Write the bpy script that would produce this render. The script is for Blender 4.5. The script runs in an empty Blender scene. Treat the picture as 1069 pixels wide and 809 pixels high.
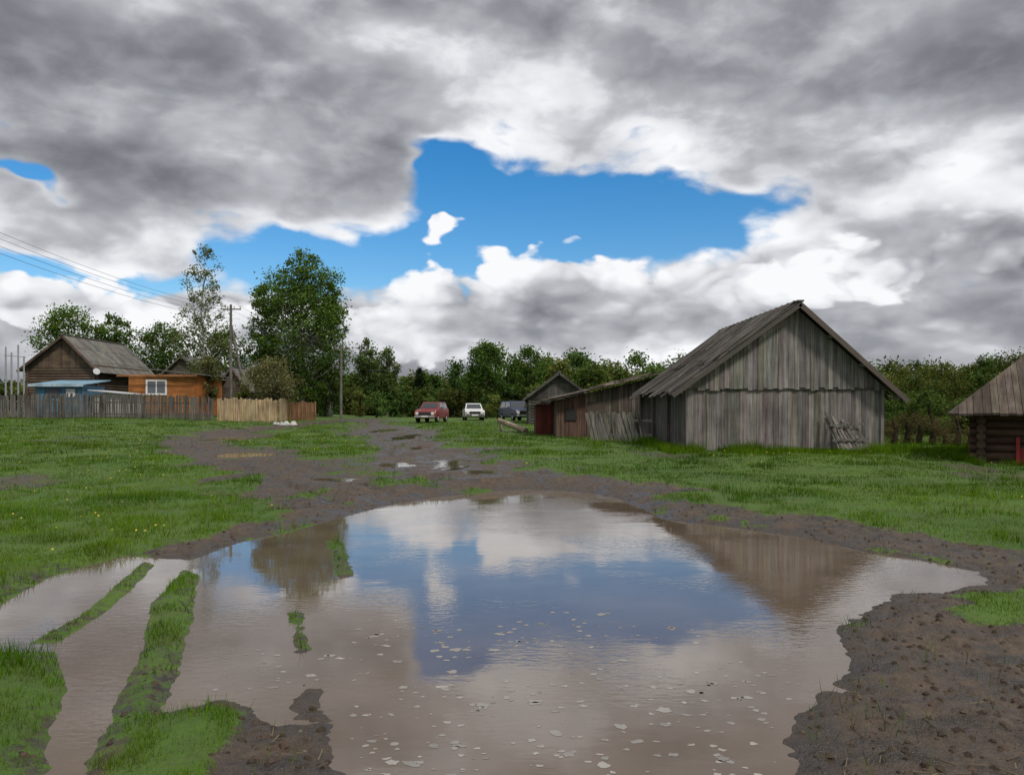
import bpy, math, numpy as np
from mathutils import Vector
rng=np.random.default_rng(7)
F=840.0; HX=534.5; HY=427.0; CH=1.7
sc=bpy.context.scene
sc.view_settings.view_transform='Standard'
try: sc.view_settings.look='None'
except Exception: pass
sc.view_settings.exposure=0

# ------------------------------------------------------------ numpy noise
_T=np.random.default_rng(3).random((256,256))
def vn(x,y):
    xi=np.floor(x).astype(int); yi=np.floor(y).astype(int); fx=x-xi; fy=y-yi
    fx=fx*fx*(3-2*fx); fy=fy*fy*(3-2*fy)
    a=_T[xi%256,yi%256]; b=_T[(xi+1)%256,yi%256]; c=_T[xi%256,(yi+1)%256]; d=_T[(xi+1)%256,(yi+1)%256]
    return (a*(1-fx)+b*fx)*(1-fy)+(c*(1-fx)+d*fx)*fy
def fbm(x,y,o=4):
    s=0;a=.5;t=0
    for i in range(o):
        s=s+a*vn(x+17.3*i,y-9.1*i); t+=a; a*=.5; x=x*2.03; y=y*2.03
    return s/t
def ss(x,a,b):
    t=np.clip((x-a)/(b-a),0,1); return t*t*(3-2*t)
def base(x,y):
    return 0.07+0.36*ss(y,9,26)+0.35*ss(y,26,70)+0.5*ss(-x,8,26)*ss(y,18,50)
def W(px,py,d): return ((px-HX)*d/F, d, CH+(HY-py)*d/F)
def g2w(px,py,z=None):
    zz=0.0 if z is None else z
    for _ in range(30):
        d=(CH-zz)*F/max(py-HY,1.5); x=(px-HX)*d/F
        if z is not None: break
        zz=0.5*zz+0.5*float(base(np.array(x),np.array(d)))
    return (x,d)
def poly_sd(x,y,P):
    P=np.array(P); n=len(P); best=np.full(x.shape,1e9); ins=np.zeros(x.shape,bool)
    for i in range(n):
        ax,ay=P[i]; bx,by=P[(i+1)%n]; dx,dy=bx-ax,by-ay
        t=np.clip(((x-ax)*dx+(y-ay)*dy)/(dx*dx+dy*dy+1e-12),0,1)
        best=np.minimum(best,(x-ax-t*dx)**2+(y-ay-t*dy)**2)
        c=((ay>y)!=(by>y))&(x<(bx-ax)*(y-ay)/(by-ay+1e-12)+ax)
        ins^=c
    d=np.sqrt(best); return np.where(ins,-d,d)
def line_d(x,y,P):
    best=np.full(x.shape,1e9)
    for (ax,ay),(bx,by) in zip(P[:-1],P[1:]):
        dx,dy=bx-ax,by-ay
        t=np.clip(((x-ax)*dx+(y-ay)*dy)/(dx*dx+dy*dy+1e-12),0,1)
        best=np.minimum(best,(x-ax-t*dx)**2+(y-ay-t*dy)**2)
    return np.sqrt(best)
Z0=lambda L:[g2w(a,b,0.0) for a,b in L]
WATER=Z0([(-60,650),(0,632),(50,603),(130,580),(200,585),(250,566),(300,556),(355,541),(400,528),(450,520),(500,514),(550,511),(600,513),(640,519),(672,532),(695,543),(760,550),(830,560),(905,577),(960,584),(1022,598),(1032,610),(985,618),(935,621),(905,636),(872,660),(892,690),(870,718),(835,745),(825,775),(842,820),(850,900),(-60,900)])
LAND=[Z0(p) for p in [
 [(-200,680),(58,680),(70,720),(55,760),(45,809),(40,900),(-300,900)],
 [(30,672),(88,640),(150,586),(162,590),(115,636),(62,670)],
 [(88,820),(118,745),(145,690),(158,630),(192,594),(208,600),(200,650),(184,700),(172,745),(235,732),(300,760),(318,715),(332,722),(346,770),(358,815),(362,900),(70,900)],
 [(340,564),(358,566),(370,602),(352,604)],
 [(303,640),(314,640),(324,684),(311,686)]]]
GPATCH=Z0([(1010,626),(1069,620),(1200,630),(1150,662),(1020,655)])
G=lambda L:[g2w(a,b) for a,b in L]
TR=[(G([(405,524),(345,503),(275,482),(215,466),(195,458),(240,450),(320,442),(395,437)]),1.35),
    (G([(330,512),(250,488),(185,468),(178,460)]),.6),
    (G([(450,519),(475,503),(490,490),(455,474),(415,458),(395,446),(385,438)]),1.8),
    (G([(660,514),(600,506),(540,498),(500,494)]),1.3),
    (G([(630,509),(700,525),(780,535),(880,553),(1000,572),(1110,594)]),.8),
    (G([(500,500),(440,507),(390,518),(340,534)]),.9),
    (G([(340,538),(270,548),(200,572)]),.4)]
MUDP=Z0([(1100,602),(1040,602),(940,618),(900,650),(870,690),(800,760),(800,900),(1500,900),(1500,625)])
MUDP2=Z0([(235,750),(350,700),(370,900),(215,900)])
SMALL=[]
for px,py,rx,ry in [(426,454,.7,4.2),(404,447,.8,4.5),(466,479,.5,1.7),(442,465,.35,1.8),(350,497,.5,.5),(413,482,.45,1.0),(500,489,.45,.8),(258,472,.8,1.3),(238,456,.9,2.5)]:
    x,y=g2w(px,py); SMALL.append((x,y,rx,ry,float(base(np.array(x),np.array(y-1.3*ry)))-0.05))
def wsd(x,y):
    sd=poly_sd(x,y,WATER)
    for L in LAND: sd=np.maximum(sd,-poly_sd(x,y,L))
    return sd
def terrain(x,y):
    n=fbm(x*1.1,y*1.1,4)-.5
    sd=np.full(x.shape,9.0); m=(y<18)&(np.abs(x)<14)&(y>0)
    sd[m]=wsd(x[m],y[m])
    mud=np.zeros(x.shape); rut=np.zeros(x.shape)
    k=y<140
    xx=x[k];yy=y[k];nn=n[k]; mk=np.zeros(xx.shape); rk=np.zeros(xx.shape)
    for P,w in TR:
        ld=line_d(xx,yy,P)
        mk=np.maximum(mk,1.15*(1-ss(ld+nn*3.0*w,.4*w,1.3*w)))
        if w>.9: rk=np.maximum(rk,np.exp(-((ld-.62+.3*nn)/.16)**2))
    bp=ss(fbm(xx*.45+50,yy*.30+9,4),.62,.76)*.5*(yy>6); mk=np.maximum(mk,bp)
    near=yy<16
    mm=mk[near]
    for P,wd in ((MUDP,.5),(MUDP2,.15)):
        mm=np.maximum(mm,1-ss(poly_sd(xx[near],yy[near],P)+nn[near]*1.6,-.15,wd))
    gp=ss(poly_sd(xx[near],yy[near],GPATCH)+nn[near]*.9,-.1,.15); mm=mm*(.1+.9*gp)
    mk[near]=mm
    mud[k]=mk; rut[k]=rk*(yy>13)
    f2=fbm(x*3.1+5,y*3.1,3)
    shore=(1-ss(sd+n*.9,0.02,.30))
    mud=np.maximum(mud,shore*(.35+.5*ss(x,-2.4,-1.4)*(1-.8*((sd<.3)&(x<-.9)&(y<13)&(y>5.6)))))
    mud=np.clip(mud*(.6+.95*f2),0,1)
    z=base(x,y)+.06*n*ss(np.hypot(x,y),3,12)+.02*(fbm(x*4,y*4,3)-.5)
    near=(y<45)
    # tyre ruts pressed along the right bank
    tw=np.exp(-((np.mod(x*.86+y*.5+.5*n,1.5)-.75)/.13)**2)*((x>1.3)&(y<9.5)&(y>2)&(sd>.25))
    tread=.5+.5*np.sin((y*.86-x*.5)*55)
    z=z-.04*mud-.07*rut+mud*np.where(near,(fbm(x*5+3,y*5,4)-.5)*.13+(np.abs(fbm(x*10,y*10,3)-.5))*.10,0)-mud*tw*(.035+.012*tread)
    z=np.where(sd>.3,np.maximum(z,.010+.04*mud*fbm(x*14,y*14,3)),z)
    zs=np.clip(sd*.28,-.15,5)+.025*(fbm(x*7+9,y*7,3)-.5)*2*(.3+.7*ss(x,-3,-1))
    kk=.04; h=np.clip(.5+.5*(z-zs)/kk,0,1)
    z=np.where(sd<8,z*(1-h)+zs*h-kk*h*(1-h),z)
    z=np.maximum(z,-.16)
    for cx,cy,rx,ry,l in SMALL:
        r=np.sqrt(((x-cx)/rx)**2+((y-cy)/ry)**2)+1.3*(fbm(x*2.5,y*2.5,3)-.5)
        q=ss(r,1.5,3.5)
        z=np.minimum(z,l+.010+.03*np.maximum(r-1,0))*(1-q)+z*q
        z=np.where((r>=1)&(r<2.2),np.maximum(z,l+.006),z)
        z=np.where(r<1,l-.03,z)
        mud=np.maximum(mud,(1-ss(r,1.3,2.4))*.9)
    return z,mud,sd

# ------------------------------------------------------------ mesh helpers
def link(o,parent=None):
    sc.collection.objects.link(o)
    if parent: o.parent=parent
    return o
def empty(name,loc=(0,0,0),rz=0):
    e=bpy.data.objects.new(name,None); e.empty_display_size=.3; e.location=loc; e.rotation_euler=(0,0,rz); return link(e)
def np_mesh(name,V,Fc,C,mats,mi=None,smooth=False,parent=None,extra=None):
    me=bpy.data.meshes.new(name); V=np.asarray(V,np.float32); Fc=np.asarray(Fc,np.int32)
    k=Fc.shape[1]
    me.vertices.add(len(V)); me.vertices.foreach_set('co',V.ravel())
    me.loops.add(Fc.size); me.loops.foreach_set('vertex_index',Fc.ravel())
    me.polygons.add(len(Fc)); me.polygons.foreach_set('loop_start',np.arange(0,Fc.size,k,dtype=np.int32))
    if mi is not None: me.polygons.foreach_set('material_index',np.asarray(mi,np.int32))
    me.update(calc_edges=True); me.validate()
    me.polygons.foreach_set('use_smooth',np.full(len(me.polygons),smooth))
    if C is not None:
        a=me.color_attributes.new('Col','FLOAT_COLOR','POINT')
        a.data.foreach_set('color',np.hstack([C,np.ones((len(C),1))]).astype(np.float32).ravel())
    for m in (mats if isinstance(mats,(list,tuple)) else [mats]): me.materials.append(m)
    return link(bpy.data.objects.new(name,me),parent)
class MB:
    def __init__(s): s.v=[];s.f=[];s.c=[]
    def poly_ex(s,pts,off,col):
        n=len(pts);b=len(s.v)
        for p in pts: s.v.append(tuple(p))
        for p in pts: s.v.append((p[0]+off[0],p[1]+off[1],p[2]+off[2]))
        s.c+= [tuple(col)]*(2*n)
        s.f.append(tuple(range(b,b+n))); s.f.append(tuple(range(b+2*n-1,b+n-1,-1)))
        for i in range(n):
            j=(i+1)%n; s.f.append((b+i,b+n+i,b+n+j,b+j))
    def box(s,x0,x1,y0,y1,z0,z1,col):
        s.poly_ex([(x0,y0,z0),(x1,y0,z0),(x1,y0,z1),(x0,y0,z1)],(0,y1-y0,0),col)
    def hexa(s,b4,t4,col):
        b=len(s.v); s.v+=[tuple(p) for p in b4]+[tuple(p) for p in t4]; s.c+=[tuple(col)]*8
        s.f+=[(b+3,b+2,b+1,b),(b+4,b+5,b+6,b+7)]
        for i in range(4):
            j=(i+1)%4; s.f.append((b+i,b+j,b+4+j,b+4+i))
    def beam(s,p,q,w,h,col,up=(0,0,1)):
        p=Vector(p);q=Vector(q);d=(q-p).normalized(); u=Vector(up)
        if abs(d.dot(u))>.98: u=Vector((1,0,0))
        r=d.cross(u).normalized()*w/2; t=r.cross(d).normalized()*h/2
        s.poly_ex([p-r-t,p+r-t,p+r+t,p-r+t],tuple(q-p),col)
    def cyl(s,p,q,r0,r1,col,n=10):
        p=Vector(p);q=Vector(q);d=(q-p).normalized(); u=Vector((0,0,1)) if abs(d.z)<.9 else Vector((1,0,0))
        a=d.cross(u).normalized(); c=a.cross(d); b=len(s.v)
        for P,r in ((p,r0),(q,r1)):
            for i in range(n):
                t=2*math.pi*i/n; s.v.append(tuple(P+a*math.cos(t)*r+c*math.sin(t)*r))
        s.c+=[tuple(col)]*(2*n)
        for i in range(n):
            j=(i+1)%n; s.f.append((b+i,b+j,b+n+j,b+n+i))
        s.f.append(tuple(range(b+n-1,b-1,-1))); s.f.append(tuple(range(b+n,b+2*n)))
    def make(s,name,mat,parent=None,bevel=0,smooth=False):
        me=bpy.data.meshes.new(name); me.from_pydata(s.v,[],s.f); 
        a=me.color_attributes.new('Col','FLOAT_COLOR','POINT')
        a.data.foreach_set('color',np.hstack([np.array(s.c),np.ones((len(s.c),1))]).astype(np.float32).ravel())
        import bmesh
        bm=bmesh.new(); bm.from_mesh(me); bmesh.ops.recalc_face_normals(bm,faces=bm.faces); bm.to_mesh(me); bm.free()
        me.materials.append(mat); o=link(bpy.data.objects.new(name,me),parent)
        if bevel:
            m=o.modifiers.new('b','BEVEL'); m.width=bevel; m.segments=2; m.limit_method='ANGLE'
        return o
def vary(c,a=.2,t=.06):
    k=1+rng.uniform(-a,a); return tuple(max(.005,x*k*(1+rng.uniform(-t,t))) for x in c)

# ------------------------------------------------------------ node helpers
class NB:
    def __init__(s,nt): s.nt=nt; nt.nodes.clear()
    def n(s,t,**k):
        x=s.nt.nodes.new(t)
        for a,b in k.items(): setattr(x,a,b)
        return x
    def set(s,sock,v):
        if hasattr(v,'node'): s.nt.links.new(v,sock)
        elif v is not None: sock.default_value=v
    def m(s,op,a,b=None,c=None,clamp=False):
        x=s.n('ShaderNodeMath',operation=op,use_clamp=clamp)
        for i,v in enumerate((a,b,c)):
            if v is not None: s.set(x.inputs[i],v)
        return x.outputs[0]
    def vm(s,op,a,b=None):
        x=s.n('ShaderNodeVectorMath',operation=op); s.set(x.inputs[0],a)
        if b is not None: s.set(x.inputs[1],b)
        return x.outputs[0]
    def noise(s,v,scale,detail=4,rough=.5,dist=0,out=0):
        x=s.n('ShaderNodeTexNoise'); s.set(x.inputs['Vector'],v)
        x.inputs['Scale'].default_value=scale; x.inputs['Detail'].default_value=detail
        x.inputs['Roughness'].default_value=rough; x.inputs['Distortion'].default_value=dist
        return x.outputs[out]
    def rng(s,v,a,b,c=0,d=1,smooth=False):
        x=s.n('ShaderNodeMapRange'); x.interpolation_type='SMOOTHSTEP' if smooth else 'LINEAR'
        s.set(x.inputs[0],v)
        for i,q in enumerate((a,b,c,d)): s.set(x.inputs[i+1],q)
        return x.outputs[0]
    def mix(s,f,a,b,blend='MIX'):
        x=s.n('ShaderNodeMix',data_type='RGBA',blend_type=blend); s.set(x.inputs[0],f)
        for i,v in ((6,a),(7,b)):
            if isinstance(v,tuple) and len(v)==3: v=v+(1,)
            s.set(x.inputs[i],v)
        return x.outputs[2]
    def bump(s,h,strength=.5,dist=.02,normal=None):
        x=s.n('ShaderNodeBump'); x.inputs['Strength'].default_value=strength; x.inputs['Distance'].default_value=dist
        s.set(x.inputs['Height'],h); 
        if normal is not None: s.set(x.inputs['Normal'],normal)
        return x.outputs[0]
def newmat(name):
    m=bpy.data.materials.new(name); m.use_nodes=True; return m,NB(m.node_tree)
def finish(nb,shader):
    o=nb.n('ShaderNodeOutputMaterial'); nb.set(o.inputs[0],shader)
def princ(nb,col,rough=.8,normal=None,spec=.5,metal=0,ior=1.45):
    p=nb.n('ShaderNodeBsdfPrincipled')
    nb.set(p.inputs['Base Color'],col if not(isinstance(col,tuple) and len(col)==3) else col+(1,))
    nb.set(p.inputs['Roughness'],rough); p.inputs['Metallic'].default_value=metal
    p.inputs['Specular IOR Level'].default_value=spec; p.inputs['IOR'].default_value=ior
    if normal is not None: nb.set(p.inputs['Normal'],normal)
    return p.outputs[0]
def wood(name,sx,sy,sz,lo=.5,hi=1.35,rough=.85,moss=0):
    m,b=newmat(name); tc=b.n('ShaderNodeTexCoord').outputs['Object']
    mp=b.n('ShaderNodeMapping'); b.set(mp.inputs[0],tc); mp.inputs['Scale'].default_value=(sx,sy,sz)
    g=b.noise(mp.outputs[0],1,5,.65); big=b.noise(tc,1.3,3,.6)
    at=b.n('ShaderNodeAttribute',attribute_name='Col').outputs[0]
    f=b.m('MULTIPLY',b.rng(g,.3,.7,lo,hi),b.rng(big,.3,.7,.7,1.2))
    cc=b.n('ShaderNodeCombineXYZ'); [b.set(cc.inputs[i],f) for i in range(3)]
    col=b.mix(1.0,at,cc.outputs[0],'MULTIPLY')
    if moss: col=b.mix(b.rng(b.noise(tc,2.2,4,.7),.55,.7,0,moss),col,(.06,.06,.035))
    finish(b,princ(b,col,rough,b.bump(g,.6,.01),spec=.25)); return m
M_VB=wood('weathered_wood_vertical',14,14,.7,.35,1.5)
M_HX=wood('weathered_wood_x',.7,14,14)
M_RF=wood('roof_boards',1.2,10,1.2,.4,1.45,moss=.5)
M_RFX=wood('roof_boards_x',10,1.2,1.2,.5,1.35,moss=.4)
M_GEN=wood('generic_painted',6,6,2,.8,1.15,.7)
def leafmat(name,tr=.35):
    m,b=newmat(name); at=b.n('ShaderNodeAttribute',attribute_name='Col').outputs[0]
    d=b.n('ShaderNodeBsdfDiffuse'); b.set(d.inputs[0],at)
    t=b.n('ShaderNodeBsdfTranslucent'); b.set(t.inputs[0],b.mix(1.0,at,(1.25,1.3,.6),'MULTIPLY'))
    x=b.n('ShaderNodeMixShader'); x.inputs[0].default_value=tr; b.set(x.inputs[1],d.outputs[0]); b.set(x.inputs[2],t.outputs[0])
    finish(b,x.outputs[0]); return m
M_LEAF=leafmat('foliage'); M_GRASS=leafmat('grass_blades',.3)
def plain(name,rough=.5,spec=.5,metal=0):
    m,b=newmat(name); at=b.n('ShaderNodeAttribute',attribute_name='Col').outputs[0]
    n=b.noise(b.n('ShaderNodeTexCoord').outputs['Object'],5,3,.6)
    cc=b.n('ShaderNodeCombineXYZ'); f=b.rng(n,.3,.7,.85,1.08); [b.set(cc.inputs[i],f) for i in range(3)]
    finish(b,princ(b,b.mix(1.0,at,cc.outputs[0],'MULTIPLY'),rough,spec=spec,metal=metal)); return m
M_PAINT=plain('car_paint',.3,.6); M_MATTE=plain('matte',.8,.3); M_GLASS=plain('window_glass',.06,.8)
M_BARK=wood('bark',9,9,3,.55,1.3)

# ------------------------------------------------------------ ground
def geo(a,b,s0,g):
    o=[a];s=s0
    while o[-1]<b: o.append(o[-1]+s); s*=g
    return o
ys=[-60,-30,-15,-8,-4,-1,.5,1.5,2.2]+[2.6]
while ys[-1]<60: ys.append(ys[-1]*1.0072)
ys+=geo(ys[-1]+.6,2500,.8,1.06)
xs=list(np.arange(-7,7.01,.04)); r=geo(7.05,1800,.06,1.028); xs=[-q for q in reversed(r)]+xs+r
X,Y=np.meshgrid(np.array(xs),np.array(ys))
shp=X.shape; X=X.ravel();Y=Y.ravel()
Zt,MUD,SD=terrain(X,Y)
ny,nx=shp; idx=np.arange(nx*ny).reshape(ny,nx)
Fq=np.stack([idx[:-1,:-1],idx[:-1,1:],idx[1:,1:],idx[1:,:-1]],-1).reshape(-1,4)
wet=1-ss(SD,0.0,.45)
C=np.stack([MUD,wet,np.zeros_like(MUD)],1)
m,b=newmat('ground_soil_and_grass')
tc=b.n('ShaderNodeTexCoord').outputs['Object']
at=b.n('ShaderNodeAttribute',attribute_name='Col').outputs[0]
sp=b.n('ShaderNodeSeparateColor'); b.set(sp.inputs[0],at)
n1=b.noise(tc,.35,3,.6); n2=b.noise(tc,9,5,.7); n3=b.noise(tc,2.2,4,.65); n4=b.noise(tc,30,3,.7)
gr=b.mix(b.rng(n1,.35,.65),(.050,.105,.010),(.085,.155,.013))
gr=b.mix(b.rng(n2,.4,.7,0,.5),gr,(.035,.062,.010))
gr=b.mix(b.rng(n3,.50,.72,0,.6),gr,(.085,.085,.025))
md=b.mix(b.rng(n3,.35,.65),(.034,.024,.016),(.115,.080,.053))
md=b.mix(b.rng(n2,.42,.68,0,.7),md,(.026,.018,.012))
md=b.mix(b.m('MULTIPLY',sp.outputs[1],.6),md,(.040,.028,.019))
mf=b.m('ADD',sp.outputs[0],b.rng(n2,.3,.7,-.35,.35),clamp=True)
mf=b.rng(mf,.25,.65,0,1,True)
col=b.mix(mf,gr,md)
hb=b.m('ADD',b.m('MULTIPLY',n2,1.0),b.m('MULTIPLY',n4,.5))
rough=b.m('SUBTRACT',b.rng(n3,.38,.62,.26,.8),b.m('MULTIPLY',sp.outputs[1],.1))
rough=b.mix(mf,(.9,.9,.9),rough)
finish(b,princ(b,col,rough,b.bump(hb,1.0,.05),spec=.5))
np_mesh('ground',np.stack([X,Y,Zt],1),Fq,C,m,smooth=True)

# ------------------------------------------------------------ water
m,b=newmat('muddy_water')
tc=b.n('ShaderNodeTexCoord').outputs['Object']
mp=b.n('ShaderNodeMapping'); b.set(mp.inputs[0],tc); mp.inputs['Scale'].default_value=(1,2.2,1)
w1=b.noise(mp.outputs[0],9,3,.5,.4); w2=b.noise(mp.outputs[0],1.2,2,.5)
msk=b.rng(b.noise(tc,.55,2,.5),.42,.62,.12,1,True)
hh=b.m('ADD',b.m('MULTIPLY',b.m('MULTIPLY',w1,msk),.6),b.m('MULTIPLY',w2,.4))
c=b.mix(b.rng(b.noise(tc,.8,4,.6),.35,.65),(.105,.077,.054),(.145,.108,.078))
finish(b,princ(b,c,.02,b.bump(hh,.2,.012),spec=.5,ior=1.62))
M_W=m
V=[(-14,2.2,0),(14,2.2,0),(14,18.5,0),(-14,18.5,0)]
np_mesh('puddle_water',V,[[0,1,2,3]],np.full((4,3),.1),m)
V=[];Fc=[]
for cx,cy,rx,ry,l in SMALL:
    n=24; vs=[(cx+1.45*rx*math.cos(2*math.pi*i/n),cy+1.45*ry*math.sin(2*math.pi*i/n),l) for i in range(n)]
    b0=len(V); V+=vs; Fc.append(tuple(range(b0,b0+n)))
me=bpy.data.meshes.new('rut_water'); me.from_pydata(V,[],Fc); me.materials.append(M_W); link(bpy.data.objects.new('rut_water',me))

# foam flakes
V=[];Fc=[];Cc=[]
cl=[(rng.uniform(-1.6,1.6),3.3+rng.random()**1.4*3.2) for _ in range(70)]
for i in range(620):
    cx,cy=cl[rng.integers(70)]; x=cx+rng.normal()*.24; y=cy+rng.normal()*.2
    if y<3.0: continue
    s=rng.uniform(.006,.022)*(1 if rng.random()<.8 else 1.9); e=rng.uniform(.6,1.2); a=rng.uniform(-.5,.5)
    n=11; b0=len(V)
    for k in range(n):
        t=2*math.pi*k/n; r=s*rng.uniform(.55,1.3); u=r*math.cos(t)*1.2; v=r*math.sin(t)*e
        V.append((x+u*math.cos(a)-v*math.sin(a),y+u*math.sin(a)+v*math.cos(a),.0012))
    g=rng.uniform(.20,.33); Cc+=[(g,g*.94,g*.86)]*n
    Fc.append(tuple(range(b0,b0+n)))
V=np.array(V); keep=wsd(V[:,0],V[:,1])
Fc=[f for f in Fc if keep[list(f)].max()<-.08]
me=bpy.data.meshes.new('foam_flakes'); me.from_pydata([tuple(v) for v in V],[],Fc)
a=me.color_attributes.new('Col','FLOAT_COLOR','POINT'); a.data.foreach_set('color',np.hstack([np.array(Cc),np.ones((len(Cc),1))]).astype(np.float32).ravel())
me.materials.append(M_MATTE); link(bpy.data.objects.new('foam_flakes',me))

# ------------------------------------------------------------ grass
def blades(x,y,z,h,w,col,lean=.5):
    n=len(x); a=rng.uniform(0,2*np.pi,n); la=rng.uniform(0,2*np.pi,n); l=h*rng.uniform(.1,lean,n)
    V=np.empty((n,3,3))
    V[:,0]=np.stack([x-np.cos(a)*w/2,y-np.sin(a)*w/2,z-.01],1)
    V[:,1]=np.stack([x+np.cos(a)*w/2,y+np.sin(a)*w/2,z-.01],1)
    V[:,2]=np.stack([x+np.cos(la)*l,y+np.sin(la)*l,z+h],1)
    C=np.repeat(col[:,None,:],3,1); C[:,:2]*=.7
    return V.reshape(-1,3),C.reshape(-1,3)
def gcol(x,y,n):
    t=fbm(x*.6+40,y*.6,3)[:,None]; t=np.clip((t-.3)/.4,0,1)
    c=(1-t)*np.array([.060,.135,.008])+t*np.array([.115,.205,.010])
    s=fbm(x*2.2+4,y*2.2+8,3)[:,None]; c=c*(.4+1.15*s)
    big=fbm(x*.22+11,y*.16+3,3)[:,None]; c=c*(.65+.7*big)
    c=c*rng.uniform(.6,1.4,(n,1))
    dead=rng.random(n)<.035+.35*np.clip(s[:,0]-.55,0,1)
    c[dead]=np.array([.13,.115,.035])*rng.uniform(.6,1.2,(dead.sum(),1))
    return c
N=620000
u=rng.random(N); a0,a1=2.7**.2,60**.2; y=(a0+u*(a1-a0))**5; x=rng.uniform(-1,1,N)*(.68*y+1.2)
z,mud,sd=terrain(x,y)
clump=fbm(x*2.5,y*2.5,3); bare=fbm(x*.9+31,y*.9,3)
p=(1-ss(mud+(clump-.5)*1.1,.2,.65))*ss(clump,.25,.52)*(1-.7*ss(bare,.50,.66))
tuft=ss(fbm(x*5+2,y*5+7,2),.64,.74)
k=(rng.random(N)<np.maximum(p,.010+.22*tuft*(1-ss(mud,.6,1.))))&(z>.004)
x,y,z,sd,clump=x[k],y[k],z[k],sd[k],clump[k]
hn=fbm(x*1.3+7,y*1.3,3)
isl=(1-ss(sd,.2,.5))*(x<-.8)
h=(.016+.15*hn**2.4+.03*clump*isl)*rng.uniform(.4,1.6,len(x))*(1+.012*y)
w=np.clip(.0026+.0006*y,.003,.03)
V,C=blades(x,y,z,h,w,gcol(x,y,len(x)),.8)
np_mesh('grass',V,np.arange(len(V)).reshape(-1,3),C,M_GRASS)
N=50000
xa=rng.uniform(4.5,20,N); ya=24.9-np.abs(rng.normal(0,.8,N)); ya[:20000]=np.abs(rng.normal(0,2.0,20000))+19.5
xa[:20000]=rng.uniform(11.5,20,20000)
ya[20000:26000]=rng.uniform(25,34,6000); xa[20000:26000]=5.3-np.abs(rng.normal(0,.5,6000))
ca,sa=math.cos(-.49),math.sin(-.49); lx=(xa-11.3)*ca+(ya-20.4)*sa; ly=-(xa-11.3)*sa+(ya-20.4)*ca
ok=~((lx>.4)&(lx<7)&(ly>.3)&(ly<5.5))&(rng.random(N)<ss(fbm(xa*1.5,ya*1.5,3),.35,.6))
xa,ya=xa[ok],ya[ok]; za,_,_=terrain(xa,ya)
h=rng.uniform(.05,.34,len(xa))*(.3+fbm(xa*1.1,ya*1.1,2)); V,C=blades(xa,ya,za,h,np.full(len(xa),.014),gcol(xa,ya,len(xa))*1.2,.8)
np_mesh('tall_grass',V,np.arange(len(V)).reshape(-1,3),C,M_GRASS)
# dandelions
N=2000; y=3.5+rng.random(N)**.8*34; x=rng.uniform(-1,1,N)*(.66*y+1); z,mud,sd=terrain(x,y)
k=(mud<.15)&(z>.03)&(fbm(x*.35+3,y*.35,3)+.2*(x<-2)>.585)&(rng.random(N)<.55); x,y,z=x[k],y[k],z[k]; n=len(x)
r=rng.uniform(.007,.014,n)*(1+.012*y); h=rng.uniform(.04,.12,n); V=np.zeros((n,8,3))
for i in range(8):
    t=2*np.pi*i/8; V[:,i]=np.stack([x+r*math.cos(t),y+r*math.sin(t)*.7,z+h+r*math.sin(t)*.6],1)
C=np.tile(np.array([.5,.39,.03]),(n*8,1))
np_mesh('dandelions',V.reshape(-1,3),np.arange(n*8).reshape(-1,8),C,M_MATTE)
# mud clods / sticks
mb=MB(); cd=MB()
N=6000; ya=3.3+rng.random(N)**1.3*12; xa=rng.uniform(-.7,.75,N)*ya; za,ma,sa_=terrain(xa,ya)
for i in np.nonzero((ma>.4)&(sa_>.04))[0]:
    x,y,zz=xa[i],ya[i],za[i]; a=rng.uniform(0,6.28)
    if rng.random()<.08:
        L=rng.uniform(.03,.10); mb.beam((x,y,zz+.008),(x+L*math.cos(a),y+L*math.sin(a),zz+.012+rng.uniform(0,.02)),rng.uniform(.003,.007),.005,vary((.14,.11,.075),.4))
    else:
        s=rng.uniform(.006,.028); cd.cyl((x,y,zz-.01),(x+s*.4*math.cos(a),y+s*.4*math.sin(a),zz+s*.5),s*1.2,s*.45,vary((.062,.044,.030),.45),6)
mb.make('twigs_and_straw',M_MATTE); cd.make('mud_clods',M_MATTE)

# ------------------------------------------------------------ barn
def gz(x,y): return float(base(np.array(x),np.array(y)))
GREY=(.195,.180,.164)
barn=empty('wooden_barn')
PX,PZ=8.8,4.90; LX,LZ=4.9,2.12; RX,RZ=12.07,1.95
def top(x): return PZ-(PX-x)*(PZ-LZ)/(PX-LX) if x<PX else PZ-(x-PX)*(PZ-RZ)/(RX-PX)
yf,yb=25.0,33.7; zb=gz(8,25)-.15
mb=MB(); x=5.5
while x<11.5:
    w=rng.uniform(.11,.2); x1=min(x+w,11.5)
    t=2.5; c=vary(GREY,.3)
    mb.poly_ex([(x,yf,zb+rng.uniform(0,.06)),(x1-.008,yf,zb),(x1-.008,yf,min(t,top(x1)-.05)),(x,yf,min(t,top(x)-.05))],(0,.025,0),c); x=x1
x=5.3
while x<11.62:
    w=rng.uniform(.11,.19); x1=x+w; lo=2.33+rng.uniform(-.07,.05)
    if top(x)-.06>lo+.02 and top(x1)-.06>lo:
        dy=rng.uniform(0,.012)
        mb.poly_ex([(x,yf-.07-dy,lo),(x1-.009,yf-.07-dy,lo+rng.uniform(-.02,.02)),(x1-.009,yf-.07-dy,top(x1-.009)-.06),((x+x1)/2,yf-.07-dy,top((x+x1)/2)-.06),(x,yf-.07-dy,top(x)-.06)],(0,.024,0),vary((.215,.20,.182),.28))
    x=x1
mb.box(5.4,11.6,yf-.045,yf-.005,2.30,2.42,(.12,.11,.10))
for xp in (5.46,11.48): mb.box(xp-.05,xp+.06,yf-.055,yf+.05,zb,2.3,vary(GREY,.1))
y=yf+.05
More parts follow.
